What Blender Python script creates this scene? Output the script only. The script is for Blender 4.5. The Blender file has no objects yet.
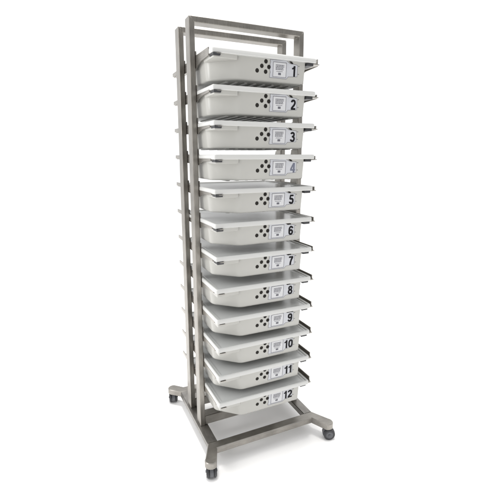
import bpy, bmesh, math, random
from mathutils import Vector, Matrix
random.seed(7)
S = 1.9                      # metres per model unit (height of the hoops)
GZ = 0.0485                  # hoop foot above the floor, model units
W, D = 0.294, 0.088          # frame width, distance between the two hoops
SC = bpy.context.scene
COL = SC.collection

# ---------------------------------------------------------------- camera
cam_d = bpy.data.cameras.new('camera')
cam = bpy.data.objects.new('camera', cam_d)
COL.objects.link(cam)
cam.location = (-0.28551*S, -0.94161*S, (0.70091+GZ)*S)
cam.rotation_euler = (1.37859, 0.000842, -0.44389)
cam_d.sensor_width = 36
cam_d.lens = 413.80/500*36
cam_d.shift_x = -(256.13-250)/500
cam_d.shift_y = (235.51-250)/500
cam_d.clip_start = 0.05
cam_d.clip_end = 200
SC.camera = cam

# ---------------------------------------------------------------- studio light
world = bpy.data.worlds.new('World')
SC.world = world
world.use_nodes = True
bg = world.node_tree.nodes['Background']
bg.inputs['Color'].default_value = (1, 1, 1, 1)
bg.inputs['Strength'].default_value = 1.0
# the white studio around the rack: bright overhead and behind, dimmer on the side of the photographer
_nt = world.node_tree
_tc = _nt.nodes.new('ShaderNodeTexCoord')
_dot = _nt.nodes.new('ShaderNodeVectorMath'); _dot.operation = 'DOT_PRODUCT'
_dot.inputs[1].default_value = (-.06, .66, .74)
_nt.links.new(_tc.outputs['Generated'], _dot.inputs[0])
_mr = _nt.nodes.new('ShaderNodeMapRange'); _mr.interpolation_type = 'SMOOTHSTEP'
_mr.inputs['From Min'].default_value = -.55; _mr.inputs['From Max'].default_value = .18
_mr.inputs['To Min'].default_value = .40; _mr.inputs['To Max'].default_value = 1.21
_nt.links.new(_dot.outputs['Value'], _mr.inputs['Value'])
_nt.links.new(_mr.outputs['Result'], bg.inputs['Strength'])
SC.view_settings.view_transform = 'Standard'
SC.view_settings.look = 'None'
SC.view_settings.exposure = 0
SC.view_settings.gamma = 1

def area(name, loc, target, size, power, col=(1, 1, 1)):
    l = bpy.data.lights.new(name, 'AREA')
    l.shape = 'RECTANGLE'; l.size, l.size_y = size
    l.energy = power; l.color = col
    o = bpy.data.objects.new(name, l)
    COL.objects.link(o)
    o.location = loc
    d = Vector(target)-Vector(loc)
    o.rotation_euler = d.to_track_quat('-Z', 'Y').to_euler()
    return o
area('overhead_softbox', (0.1, 0.35, 8.0), (0.3, 0.1, 0.0), (1.5, 1.5), 580, (1, .985, .96))
area('side_softbox', (-2.6, 0.2, 2.2), (0.2, 0.0, 0.9), (0.9, 1.8), 30)

# ---------------------------------------------------------------- materials
def new_mat(name):
    m = bpy.data.materials.new(name); m.use_nodes = True
    nt = m.node_tree
    return m, nt, nt.nodes['Principled BSDF']

def plastic(name, col, rough=.38, var=.05, scale=9, bump=.0, spec=.5):
    m, nt, b = new_mat(name)
    tc = nt.nodes.new('ShaderNodeTexCoord')
    n = nt.nodes.new('ShaderNodeTexNoise'); n.inputs['Scale'].default_value = scale
    n.inputs['Detail'].default_value = 5
    nt.links.new(tc.outputs['Object'], n.inputs['Vector'])
    r = nt.nodes.new('ShaderNodeValToRGB')
    r.color_ramp.elements[0].position = .3; r.color_ramp.elements[1].position = .7
    r.color_ramp.elements[0].color = (*[c*(1-var) for c in col], 1)
    r.color_ramp.elements[1].color = (*[min(1, c*(1+var)) for c in col], 1)
    nt.links.new(n.outputs['Fac'], r.inputs['Fac'])
    nt.links.new(r.outputs['Color'], b.inputs['Base Color'])
    b.inputs['Roughness'].default_value = rough
    b.inputs['Specular IOR Level'].default_value = spec
    if bump:
        n2 = nt.nodes.new('ShaderNodeTexNoise'); n2.inputs['Scale'].default_value = 600
        nt.links.new(tc.outputs['Object'], n2.inputs['Vector'])
        bp = nt.nodes.new('ShaderNodeBump'); bp.inputs['Strength'].default_value = bump
        bp.inputs['Distance'].default_value = .0006
        nt.links.new(n2.outputs['Fac'], bp.inputs['Height'])
        nt.links.new(bp.outputs['Normal'], b.inputs['Normal'])
    return m

def steel(name, col, rough=.32, stretch=(120, 120, 5)):
    m, nt, b = new_mat(name)
    tc = nt.nodes.new('ShaderNodeTexCoord')
    mp = nt.nodes.new('ShaderNodeMapping')
    mp.inputs['Scale'].default_value = stretch
    nt.links.new(tc.outputs['Object'], mp.inputs['Vector'])
    n = nt.nodes.new('ShaderNodeTexNoise'); n.inputs['Scale'].default_value = 4
    n.inputs['Detail'].default_value = 6
    nt.links.new(mp.outputs['Vector'], n.inputs['Vector'])
    n2 = nt.nodes.new('ShaderNodeTexNoise'); n2.inputs['Scale'].default_value = 14
    n2.inputs['Detail'].default_value = 4
    nt.links.new(tc.outputs['Object'], n2.inputs['Vector'])
    mix = nt.nodes.new('ShaderNodeMath'); mix.operation = 'MULTIPLY_ADD'
    mix.inputs[1].default_value = .5
    nt.links.new(n.outputs['Fac'], mix.inputs[0])
    h = nt.nodes.new('ShaderNodeMath'); h.operation = 'MULTIPLY'; h.inputs[1].default_value = .5
    nt.links.new(n2.outputs['Fac'], h.inputs[0])
    nt.links.new(h.outputs[0], mix.inputs[2])
    r = nt.nodes.new('ShaderNodeValToRGB')
    r.color_ramp.elements[0].position = .35; r.color_ramp.elements[1].position = .65
    r.color_ramp.elements[0].color = (*[c*.76 for c in col], 1)
    r.color_ramp.elements[1].color = (*[c*1.27 for c in col], 1)
    nt.links.new(mix.outputs[0], r.inputs['Fac'])
    nt.links.new(r.outputs['Color'], b.inputs['Base Color'])
    rr = nt.nodes.new('ShaderNodeMapRange')
    rr.inputs['To Min'].default_value = rough-.08; rr.inputs['To Max'].default_value = rough+.1
    nt.links.new(mix.outputs[0], rr.inputs['Value'])
    nt.links.new(rr.outputs['Result'], b.inputs['Roughness'])
    b.inputs['Metallic'].default_value = 1
    bp = nt.nodes.new('ShaderNodeBump'); bp.inputs['Strength'].default_value = .12
    bp.inputs['Distance'].default_value = .001
    nt.links.new(n.outputs['Fac'], bp.inputs['Height'])
    nt.links.new(bp.outputs['Normal'], b.inputs['Normal'])
    return m

M_STEEL = steel('brushed_steel_upright', (.285, .270, .247))
M_STEELH = steel('brushed_steel_cross', (.28, .266, .245), rough=.37, stretch=(6, 160, 160))
M_STEELY = steel('brushed_steel_side', (.26, .249, .234), rough=.37, stretch=(160, 6, 160))
M_RAIL = steel('rail_steel', (.36, .345, .32), rough=.34, stretch=(60, 2.5, 60))
M_TRAY = plastic('tray_plastic', (.440, .436, .412), rough=.26, var=.05, scale=5, bump=.15)
M_LID = plastic('lid_plastic', (.52, .53, .525), rough=.24, var=.03, scale=5)
M_RIM = plastic('rim_plastic', (.56, .562, .55), rough=.3, var=.02, scale=5)
M_LABEL = plastic('label_film', (.50, .51, .54), rough=.25, var=.03, scale=40)
M_PAPER = plastic('label_paper', (.58, .585, .60), rough=.4, var=.02, scale=60)
M_INK = plastic('black_ink', (.008, .008, .010), rough=.6, var=.1, spec=.15)
M_INKGLARE = plastic('glare_blue_grey_ink', (.12, .13, .18), rough=.4, var=.2, scale=60)  # label glare put into the ink colour of the fourth digit
M_GREYINK = plastic('grey_print', (.11, .11, .13), rough=.6, var=.25, scale=200)
M_HOLE = plastic('dark_hole', (.024, .022, .020), rough=.7, var=.3, scale=80, spec=.1)
M_RUBBER = plastic('caster_rubber_and_rail_shade', (.035, .036, .04), rough=.45, var=.2, scale=40)  # wheels; also the painted-in shade at the rail ends
M_HUB = plastic('caster_grey', (.10, .103, .112), rough=.35, var=.1, scale=40)
M_FLOOR = plastic('white_studio_floor', (.92, .915, .91), rough=.75, var=.004, scale=1.2, spec=.2)

# ---------------------------------------------------------------- helpers
def V(x, y, z): return Vector((x*S, y*S, z*S))

def finish(name, bm, mat, parent=None, loc=(0, 0, 0), smooth=None):
    bmesh.ops.recalc_face_normals(bm, faces=bm.faces)
    me = bpy.data.meshes.new(name); bm.to_mesh(me); bm.free()
    me.materials.append(mat)
    if smooth:
        for p in me.polygons: p.use_smooth = True
        me.set_sharp_from_angle(angle=math.radians(smooth))
    o = bpy.data.objects.new(name, me); COL.objects.link(o)
    o.location = loc
    if parent: o.parent = parent
    return o

def box(bm, x0, x1, y0, y1, z0, z1, bev=0, seg=2):
    t = bmesh.new()
    bmesh.ops.create_cube(t, size=1)
    for v in t.verts:
        v.co = V((x0+x1)/2+v.co.x*(x1-x0), (y0+y1)/2+v.co.y*(y1-y0), (z0+z1)/2+v.co.z*(z1-z0))
    if bev: bmesh.ops.bevel(t, geom=t.edges[:], offset=bev*S, segments=seg, affect='EDGES')
    merge(bm, t)

def merge(bm, t):
    me = bpy.data.meshes.new('tmp'); t.to_mesh(me); t.free(); bm.from_mesh(me); bpy.data.meshes.remove(me)

def loft(bm, rings, cap0=True, cap1=True):
    """rings: lists of equal length of Vectors (already in metres)"""
    vs = [[bm.verts.new(p) for p in r] for r in rings]
    n = len(vs[0])
    for a, b in zip(vs, vs[1:]):
        for i in range(n):
            bm.faces.new((a[i], a[(i+1) % n], b[(i+1) % n], b[i]))
    if cap0: bm.faces.new(vs[0][::-1])
    if cap1: bm.faces.new(vs[-1])

def round_poly(pts, rads, seg=6):
    out = []
    n = len(pts)
    for i in range(n):
        p = Vector(pts[i]); a = Vector(pts[i-1]); b = Vector(pts[(i+1) % n]); r = rads[i]
        if r <= 0:
            out.append(p); continue
        da = (a-p).normalized(); db = (b-p).normalized()
        r = min(r, (a-p).length*.49, (b-p).length*.49)
        for k in range(seg+1):
            t = k/seg
            out.append((p+da*r)*(1-t)**2+p*2*t*(1-t)+(p+db*r)*t*t)
    return out

def offset_poly(pts, d):
    """inset a counter-clockwise polygon (2D) by d"""
    n = len(pts); out = []
    for i in range(n):
        a = pts[i-1]; p = pts[i]; b = pts[(i+1) % n]
        e1 = (p-a); e2 = (b-p)
        if e1.length < 1e-9: e1 = e2
        if e2.length < 1e-9: e2 = e1
        n1 = Vector((-e1.y, e1.x)).normalized(); n2 = Vector((-e2.y, e2.x)).normalized()
        m = (n1+n2)
        if m.length < 1e-6: m = n1
        m.normalize()
        out.append(p+m*d/max(.35, m.dot(n1)))
    return out

def ring(pts, z): return [V(p.x, p.y, z) for p in pts]

def prism(bm, pts, z0, z1, bev=0):
    pts = [Vector(p) for p in pts]
    if bev:
        loft(bm, [ring(offset_poly(pts, bev), z0), ring(pts, z0+bev), ring(pts, z1-bev), ring(offset_poly(pts, bev), z1)])
    else:
        loft(bm, [ring(pts, z0), ring(pts, z1)])

def tag(o, label=None, cat=None, group=None, kind=None):
    if label: o['label'] = label
    if cat: o['category'] = cat
    if group: o['group'] = group
    if kind: o['kind'] = kind

def empty(name, loc):
    o = bpy.data.objects.new(name, None); COL.objects.link(o); o.location = loc
    o.empty_display_size = .1
    return o

def cyl(bm, c, axis, r, h, seg=32, bev=0):
    t = bmesh.new()
    bmesh.ops.create_cone(t, cap_ends=True, segments=seg, radius1=r*S, radius2=r*S, depth=h*S)
    if bev:
        es = [e for e in t.edges if abs(e.verts[0].co.z-e.verts[1].co.z) < 1e-6]
        bmesh.ops.bevel(t, geom=es, offset=bev*S, segments=3, affect='EDGES')
    q = Vector((0, 0, 1)).rotation_difference(Vector(axis).normalized())
    bmesh.ops.transform(t, matrix=Matrix.Translation(V(*c)) @ q.to_matrix().to_4x4(), verts=t.verts)
    merge(bm, t)

# ---------------------------------------------------------------- floor
bm = bmesh.new()
N = 24
for i in range(N+1):
    for j in range(N+1):
        bm.verts.new(((i/N-.5)*120, (j/N-.5)*120, 0))
bm.verts.ensure_lookup_table()
for i in range(N):
    for j in range(N):
        a = i*(N+1)+j
        bm.faces.new([bm.verts[k] for k in (a, a+N+1, a+N+2, a+1)])
tag(finish('floor', bm, M_FLOOR), kind='structure')

# ---------------------------------------------------------------- the rack
SX, SY = .0130, .0290        # upright tube: width, depth
rack = empty('tray_rack', (W/2*S, (D+SY)/2*S, 0))
tag(rack, 'tall brushed stainless steel rack on four casters holding twelve trays', 'rack')
ROFF = Vector((-W/2*S, -(D+SY)/2*S, GZ*S))     # model origin as seen from the rack's own origin

def rpart(name, bm, mat, smooth=40, parent=rack):
    return finish(name, bm, mat, parent, ROFF if parent is rack else (0, 0, 0), smooth)

BV = .0016
for y0 in (0, D):
    # a bent hoop of flat tube: two uprights, a top bar, a low cross bar, mitred corners
    bm = bmesh.new()
    def rectring(x0, z0, x1, z1, r, y):
        pts = []
        for (x, z, rr, c) in ((x0, z0, 0, (1, 1)), (x1, z0, 0, (-1, 1)), (x1, z1, r, (-1, -1)), (x0, z1, r, (1, -1))):
            if rr:
                a0 = 0 if c[0] < 0 else 90
                for k in range(5):
                    a = math.radians(a0+k*22.5)
                    pts.append(V(x+c[0]*rr+rr*math.cos(a), y, z+c[1]*rr+rr*math.sin(a)))
            else:
                pts += [V(x, y, z)]*1 if True else []
                for k in range(4): pts.append(V(x, y, z)) if False else None
        return pts
    b = .0012
    def outer(d, y): return rectring(d, 0, W-d, 1-d, .003, y)
    def inner(d, y): return rectring(SX-d, 0, W-SX+d, 1-SX+d, .0006, y)
    rings = [outer(b, y0), outer(0, y0+b), outer(0, y0+SY-b), outer(b, y0+SY), inner(b, y0+SY), inner(0, y0+SY-b), inner(0, y0+b), inner(b, y0)]
    vs = [[bm.verts.new(p) for p in r] for r in rings]
    n = len(vs[0])
    for k in range(8):
        A, B = vs[k], vs[(k+1) % 8]
        for q in range(1, n): bm.faces.new((A[q], A[(q+1) % n], B[(q+1) % n], B[q]))
    for c in (0, 1): bm.faces.new([r[c] for r in vs])
    hoop = rpart('hoop_frame', bm, M_STEEL)
    bm = bmesh.new()
    box(bm, SX-.0012, W-SX+.0012, y0+.0006, y0+SY-.0006, .0002, .0262, BV)
    rpart('cross_bar', bm, M_STEELH)

# base: two side rails and a front and a back rail with splayed ends
HB, BW = .0168, .0255
for x0 in (-.0046, W+.0046-BW):
    bm = bmesh.new()
    box(bm, x0, x0+BW, -.0715, .1815, -HB-.0002, -.0004, .0018)
    rpart('side_rail', bm, M_STEELY)

CX = .0190                   # how far the caster arms stand out sideways
YF0, YF1 = -.0950, -.0700    # front rail
YB0, YB1 = .1800, .2050      # back rail
CYF, CYB = -.1265, .2150     # caster centres
def splayed(yin, yout, cy, sgn):
    """outline of a rail with both ends bent outwards at 45 degrees and rounded; sgn -1 front, +1 back"""
    r = .0148
    mid = [(-.0040, yin), (W+.0040, yin)]
    out = [(.0110, yout), (W-.0110, yout)]
    def end(cx, d):
        # half circle round the caster centre, d = outward direction
        ang = math.atan2(d[1], d[0])
        return [(cx+r*math.cos(ang+a), cy+r*math.sin(ang+a)) for a in [math.radians(t) for t in range(-90, 91, 15)]]
    L = end(-CX+(.0035 if sgn < 0 else 0), (-1, sgn*1.0)); R = end(W+CX, (1, sgn*1.0))
    if sgn < 0:     # counter-clockwise from above
        pts = [out[0], out[1]]+R+[mid[1], mid[0]]+L
    else:
        pts = [mid[0], mid[1]]+R+[out[1], out[0]]+L
    return [Vector(p) for p in pts]
for yin, yout, cy, sgn in ((YF1, YF0, CYF, -1), (YB0, YB1, CYB, 1)):
    pts = splayed(yin, yout, cy, sgn)
    bm = bmesh.new()
    prism(bm, pts, -HB, 0, .0018)
    rpart('front_rail' if sgn < 0 else 'back_rail', bm, M_STEELH, smooth=35)

# casters: stem, hood, two wheels with hubs
R_W = .0152
def caster(cx, cy, ang):
    zc = -GZ+R_W
    d = Vector((math.cos(ang), math.sin(ang), 0))      # rolling direction
    ax = Vector((-d.y, d.x, 0))
    off = d*.004
    c = Vector((cx, cy, zc))+off
    bm = bmesh.new()
    cyl(bm, (cx, cy, (-HB+zc+R_W*.8)/2), (0, 0, 1), .0065, (-HB)-(zc+R_W*.8)+.0006, 28)
    cyl(bm, (cx, cy, -HB-.0022), (0, 0, 1), .0095, .0030, 28, .0008)
    # hood: arc fender between the wheels
    prof = [Vector((math.cos(math.radians(a))*R_W*1.06, math.sin(math.radians(a))*R_W*1.10)) for a in range(-20, 201, 10)]
    prof += [Vector((math.cos(math.radians(a))*R_W*.5, math.sin(math.radians(a))*R_W*.5)) for a in range(200, -21, -20)]
    rings = []
    for s in (-.0042, .0042):
        rings.append([(c+d*p.x+Vector((0, 0, p.y))+ax*s)*S for p in prof])
    loft(bm, rings)
    cyl(bm, tuple(c), tuple(ax), .0036, .0245, 20)
    cs = rpart('caster', bm, M_HUB, smooth=30)
    for s in (-1, 1):
        bm = bmesh.new()
        cyl(bm, tuple(c+ax*s*.0082), tuple(ax), R_W, .0074, 40, .0018)
        w = finish('wheel', bm, M_RUBBER, cs, (0, 0, 0), 40)
        bm = bmesh.new()
        cyl(bm, tuple(c+ax*s*.0117), tuple(ax), R_W*.62, .0016, 32, .0005)
        cyl(bm, tuple(c+ax*s*.0131), tuple(ax), R_W*.20, .0018, 6, .0003)
        finish('hub', bm, M_HUB, cs, (0, 0, 0), 40)
caster(-CX+.0040, CYF, math.radians(75))
caster(W+CX, CYF, math.radians(-20))
caster(-CX, CYB, math.radians(80))
caster(W+CX, CYB, math.radians(40))

# ---------------------------------------------------------------- rails that carry the trays
Z1, PITCH = .9126, .0725
DZ = [-.0005, .0003, .0018, .0042, .0030, .0005, -.0013, -.0032, -.0026, -.0010, .0010, .0040]
def tz(i): return Z1-PITCH*i+DZ[i]
def rail_mesh(side, first):
    sgn = 1 if side == 0 else -1
    x0 = SX+.0004 if side == 0 else W-SX-.0004
    bm = bmesh.new()
    # upright web, deeper where it meets the uprights
    zt = .0055 if first else (-.0060 if side == 0 else -.0008)
    prof = [(-.085, zt), (-.050, zt), (-.002, zt), (.0, .0150), (.028, .0150), (.031, .0030), (.088, .0030),
            (.089, .0120), (.116, .0120), (.120, .0020), (.150, .0015), (.204, .0006), (.204, -.0076), (.150, -.0100), (.118, -.0170),
            (-.002, -.0215), (-.016, -.0165), (-.035, -.0128), (-.085, -.0104)]
    loft(bm, [[V(x, y, z) for y, z in prof] for x in (x0, x0+sgn*.0022)])
    # shelf the rim slides on
    a, b = sorted((x0+sgn*.0020, x0+sgn*(.0215 if side == 0 else .0400)))
    pts = [(a, -.1), (b, -.1), (b, .200), (a, .200)]
    if side == 0: pts[0] = (a, -.084); pts[1] = (b-.002, -.1085); pts.insert(1, (a+.004, -.1075))
    else: pts[1] = (b, -.086); pts[0] = (a+.002, -.1000); pts.insert(1, (b-.003, -.0985))
    loft(bm, [[V(x, y, z) for x, y in pts] for z in (-.0100, -.0084)])
    return bm
rails = []
for side in (0, 1):
    for i in range(12):
        bm = rail_mesh(side, i == 0)
        me_o = finish('rail', bm, M_RAIL, rack, ROFF+Vector((0, 0, tz(i)*S)), 30)
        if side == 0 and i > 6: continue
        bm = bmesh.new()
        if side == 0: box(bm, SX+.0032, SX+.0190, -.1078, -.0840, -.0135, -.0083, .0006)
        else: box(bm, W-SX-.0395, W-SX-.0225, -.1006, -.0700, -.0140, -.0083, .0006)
        finish('rail_end_shade', bm, M_RUBBER, me_o, (0, 0, 0), 30)  # dark block painted in for the shaded hollow of the open rail end

# ---------------------------------------------------------------- trays
XL, XR = .0142, .2645
YF, YBK = -.1060, .150
# body outline at the top, counter-clockwise seen from above
TOP = [(.0760, -.0960), (.2400, -.0960), (.2500, -.0700), (.2500, .0900), (.2300, .1400), (.0500, .1400), (.0210, .1000), (.0210, -.0440)]
RAD = [.012, .0022, .006, .015, .01, .02, .02, .012]
YPL = -.0960                 # plane of the front face at the top
def body_mesh():
    bm = bmesh.new()
    o = round_poly(TOP, RAD, 8)
    H = .0542
    rings = []
    for t, ins in ((0, 0), (.25, .0010), (.6, .0024), (.90, .0036), (.965, .0046), (.990, .0062), (1, .0085)):
        rings.append(ring(offset_poly(o, ins), -.0075-t*(H-.0075+.0)))
    loft(bm, rings)
    # moulded pads under the rim at the front corners
    pad = [(XL+.003, YF+.0026), (.0712, YF+.0050), (.0740, -.0952), (.0215, -.0430), (XL+.003, -.0430)]
    pad = round_poly(pad, [.003, .003, 0, 0, .002], 4)
    prism(bm, pad, -.0165, -.0062, .0008)
    # ribs under the floor of the tray
    for k in range(8):
        x = .058+k*.0225
        box(bm, x, x+.0080, -.0640, .118, -.0562, -.0538, .0010)
    return bm
def lid_mesh():
    bm = bmesh.new()
    def rr(d, z):
        rad = [max(.0012, q-d) for q in (.004, .007, .006, .006)]
        return ring(round_poly([(XL+d, YF+d), (XR-d, YF+d), (XR-d, YBK-d), (XL+d, YBK-d)], rad, 6), z)
    prof = [(.0010, -.0078), (0, -.0068), (0, .0002), (.0008, .0018), (.0020, .0026), (.0044, .0024), (.0058, .0012), (.0062, -.0060), (.0060, -.0078)]
    rings = [rr(*q) for q in prof]
    vs = [[bm.verts.new(p) for p in r] for r in rings]
    n = len(vs[0]); m = len(vs)
    for k in range(m):
        A, B = vs[k], vs[(k+1) % m]
        for q in range(n): bm.faces.new((A[q], A[(q+1) % n], B[(q+1) % n], B[q]))
    b2 = bmesh.new()
    loft(b2, [rr(.0063, -.0076), rr(.0063, -.0006), rr(.0080, .0002), rr(.0110, .0000), rr(.0130, -.0009), rr(.0155, -.0011)])
    return bm, b2

# drawing on the front face: u across, v down from the rim top, slightly leaning with the draft of the wall
def fpt(u, v, lift):
    t = (v-.0075)/(.0542-.0075)
    ins = .0003+.0050*max(0, t)
    # wall position follows the loft
    k = [(0, 0), (.25, .0010), (.6, .0024), (.90, .0036)]
    yy = 0
    for (a, ia), (b, ib) in zip(k, k[1:]):
        if t >= a: yy = ia+(ib-ia)*(min(t, b)-a)/(b-a)
    return V(u, YPL+yy-lift, -v)
def fpoly(bm, pts, lift, thick=.0003):
    f = [bm.verts.new(fpt(u, v, lift)) for u, v in pts]
    b = [bm.verts.new(fpt(u, v, lift-thick)) for u, v in pts]
    n = len(f)
    bm.faces.new(f); bm.faces.new(b[::-1])
    for i in range(n): bm.faces.new((f[i], b[i], b[(i+1) % n], f[(i+1) % n]))
def frect(bm, u0, u1, v0, v1, lift, thick=.0003): fpoly(bm, [(u0, v0), (u1, v0), (u1, v1), (u0, v1)], lift, thick)

# label geometry (model units on the front face)
LU0, LU1 = .1500, .1870      # film
def make_tray():
    t = empty('storage_tray', (0, 0, 0))
    body = finish('tray_body', body_mesh(), M_TRAY, t, smooth=38)
    rim_bm, lid_bm = lid_mesh()
    finish('rim', rim_bm, M_RIM, t, smooth=38)
    finish('lid', lid_bm, M_LID, t, smooth=38)
    # holes left of the label
    for (u, v) in HOLES:
        bm = bmesh.new()
        n = 24; r = .0045
        fpoly(bm, [(u+r*.95*math.cos(2*math.pi*k/n), v+r*math.sin(2*math.pi*k/n)) for k in range(n)], .0002, .0006)
        finish('hole', bm, M_HOLE, t)
    # clear film with the cut corners
    bm = bmesh.new()
    fpoly(bm, FILM, .00035, .0006)
    lab = finish('label', bm, M_LABEL, t)
    def edge(bm, pts, w, lift):
        for a, b in zip(pts, pts[1:]+pts[:1]):
            a = Vector(a); b = Vector(b); d = (b-a).normalized()*w*.5; n = Vector((-d.y, d.x))
            fpoly(bm, [tuple(a-d-n), tuple(b+d-n), tuple(b+d+n), tuple(a-d+n)], lift)
    bm = bmesh.new(); edge(bm, FILM, .0006, .00052); finish('label_outline', bm, M_GREYINK, lab)
    u0, u1, v0, v1 = CARD
    bm = bmesh.new(); frect(bm, u0, u1, v0, v1, .0007); finish('card', bm, M_PAPER, lab)
    bm = bmesh.new()
    w = .00075
    frect(bm, u0, u1, v0, v0+w, .0010); frect(bm, u0, u1, v1-w, v1, .0010)
    frect(bm, u0, u0+w, v0+w, v1-w, .0010); frect(bm, u1-w, u1, v0+w, v1-w, .0010)
    finish('card_frame', bm, M_GREYINK, lab)
    bm = bmesh.new()
    du = (u1-u0); dv = (v1-v0)
    rng = random.Random(3)
    for row in range(4):                                # small print, too fine to read in the photograph
        vv = v0+dv*(.17+.095*row); x = u0+du*.2
        while x < u1-du*.22:
            ww = du*rng.uniform(.05, .12); frect(bm, x, min(x+ww, u1-du*.18), vv, vv+dv*.055, .0010); x += ww+du*.03
    frect(bm, u0+du*.25, u0+du*.72, v0+dv*.60, v0+dv*.625, .0010)
    frect(bm, u0+du*.40, u0+du*.60, v0+dv*.70, v0+dv*.85, .0010)
    finish('small_print', bm, M_GREYINK, lab)
    for v_ in (.0158, .0325):
        bm = bmesh.new(); frect(bm, .2220, .2245, v_, v_+.0013, .0006); finish('rivet', bm, M_GREYINK, t)
    return t
HOLES = [(.1405, .0130), (.1310, .0228), (.1202, .0328), (.1407, .0337), (.1482, .0237)]
FILM = [(.1505, .0085), (.1915, .0075), (.2005, .0125), (.2195, .0143), (.2200, .0385), (.1975, .0400), (.1925, .0452), (.1505, .0445),
        (.1505, .0390), (.1520, .0340), (.1505, .0290), (.1525, .0237), (.1505, .0185), (.1520, .0130)]
CARD = (.1580, .1915, .0120, .0428)
NUM = (.2105, .0278, .0220)  # centre u, centre v, height

def arc(cx, cy, rx, ry, a0, a1, n=18, p=2.4):
    out = []
    for k in range(n+1):
        a = math.radians(a0+(a1-a0)*k/n); c, s_ = math.cos(a), math.sin(a)
        out.append((cx+rx*math.copysign(abs(c)**(2/p), c), cy+ry*math.copysign(abs(s_)**(2/p), s_)))
    return out
TH = .200
DIGITS = {      # centre lines of bold sans digits, one unit high
    '0': (.58, [(arc(.29, .5, .195, .407, 90, 450, 40), TH)]),
    '1': (.44, [([(.30, .0), (.30, 1.0)], TH), ([(.255, .90), (.20, .81), (.13, .755), (.02, .735)], .14)]),
    '2': (.58, [(arc(.285, .69, .19, .22, 172, -20, 20)+[(.40, .47), (.22, .27), (.11, .13)], TH), ([(.03, .09), (.56, .09)], .18)]),
    '3': (.58, [(arc(.27, .725, .175, .185, 165, -90, 20), TH*.95), (arc(.27, .30, .205, .21, 90, -168, 20), TH*.95), ([(.19, .53), (.30, .53)], .15)]),
    '4': (.60, [([(.44, .0), (.44, 1.0)], TH), ([(.02, .275), (.59, .275)], .155), ([(.395, .95), (.075, .33)], .15)]),
    '5': (.58, [([(.10, .91), (.53, .91)], .18), ([(.16, .93), (.105, .50)], .155), (arc(.28, .325, .20, .235, 140, -165, 24), TH)]),
    '6': (.58, [(arc(.295, .31, .19, .22, 0, 360, 30), TH), (arc(.31, .50, .215, .41, 30, 190, 20), TH*.95)]),
    '7': (.56, [([(.02, .91), (.54, .91)], .18), ([(.475, .88), (.33, .60), (.245, .33), (.215, .0)], TH)]),
    '8': (.58, [(arc(.29, .73, .165, .18, 0, 360, 30), TH*.92), (arc(.29, .29, .195, .205, 0, 360, 30), TH*.95)]),
    '9': (.58, [(arc(.285, .69, .19, .22, 0, 360, 30), TH), (arc(.27, .50, .215, .41, 210, 370, 20), TH*.95)]),
}
def number_mesh(txt, uc, vc, h):
    bm = bmesh.new()
    gap = .09
    wid = sum(DIGITS[c][0] for c in txt)+gap*(len(txt)-1)
    x0 = -wid/2; lift = .0008
    for c in txt:
        for pts, th in DIGITS[c][1]:
            P = [Vector(p) for p in pts]
            closed = (P[0]-P[-1]).length < 1e-3
            if closed: P = P[:-1]
            n = len(P); L = []; Rr = []
            for k in range(n):
                a = P[k-1] if (k or closed) else None; b = P[(k+1) % n] if (k < n-1 or closed) else None
                d = Vector((0, 0))
                if a is not None: d += (P[k]-a).normalized()
                if b is not None: d += (b-P[k]).normalized()
                d.normalize(); nn = Vector((-d.y, d.x))*th/2
                L.append(P[k]+nn); Rr.append(P[k]-nn)
            def mk(q, l): return bm.verts.new(fpt(uc+(x0+q.x)*h, vc-(q.y-.5)*h, l))
            A = [mk(q, lift) for q in L]; B = [mk(q, lift) for q in Rr]
            A2 = [mk(q, lift-.0003) for q in L]; B2 = [mk(q, lift-.0003) for q in Rr]
            for k in range(n if closed else n-1):
                m = (k+1) % n
                bm.faces.new((A[k], A[m], B[m], B[k])); bm.faces.new((A2[k], B2[k], B2[m], A2[m]))
                bm.faces.new((A[k], A2[k], A2[m], A[m])); bm.faces.new((B[k], B[m], B2[m], B2[k]))
            lift += .00006
        x0 += DIGITS[c][0]+gap
    return bm

WORDS = ['first, at the very top of the rack', 'second from the top of the rack', 'third from the top of the rack',
         'fourth from the top, its digit tinted grey for glare', 'fifth from the top, about level with the viewer',
         'sixth from the top, just above the middle', 'seventh from the top, just below the middle',
         'eighth from the top of the rack', 'ninth from the top, fourth from the bottom',
         'tenth from the top, third from the bottom', 'eleventh from the top, directly above the lowest tray',
         'lowest in the rack above the wheeled base']
proto = make_tray()
trays = []
jit = random.Random(11)
for i in range(12):
    if i == 0:
        t = proto
    else:
        t = proto.copy(); COL.objects.link(t)
        for ch in list(proto.children):
            c = ch.copy(); COL.objects.link(c); c.parent = t
            for g in list(ch.children):
                e = g.copy(); COL.objects.link(e); e.parent = c
    trays.append(t)
for i, t in enumerate(trays):
    t.location = (jit.uniform(-.0006, .0006)*S, jit.uniform(-.0014, .0014)*S, (tz(i)+GZ)*S)
    t.rotation_euler = (0, 0, math.radians(jit.uniform(-.25, .25)))
    tag(t, 'pale grey lidded plastic tray marked %d, %s' % (i+1, WORDS[i]), 'tray', 'numbered trays held in the rack')
    u, v, h = NUM
    finish('number', number_mesh(str(i+1), u-(.003 if i > 8 else 0), v, h), M_INKGLARE if i == 3 else M_INK, t)
    bm = bmesh.new()
    if i < 5:
        fpoly(bm, [(.1975, .0080), (.2040, .0085), (.2085, .0118), (.2060, .0132), (.2020, .0118)], .0011)
    else:
        e = .2100 if i < 8 else .2190
        fpoly(bm, [(.1970, .0100), (e, .0106), (e-.0008, .0128), (.2010, .0136)], .0011)
    finish('slot', bm, M_HOLE, t)
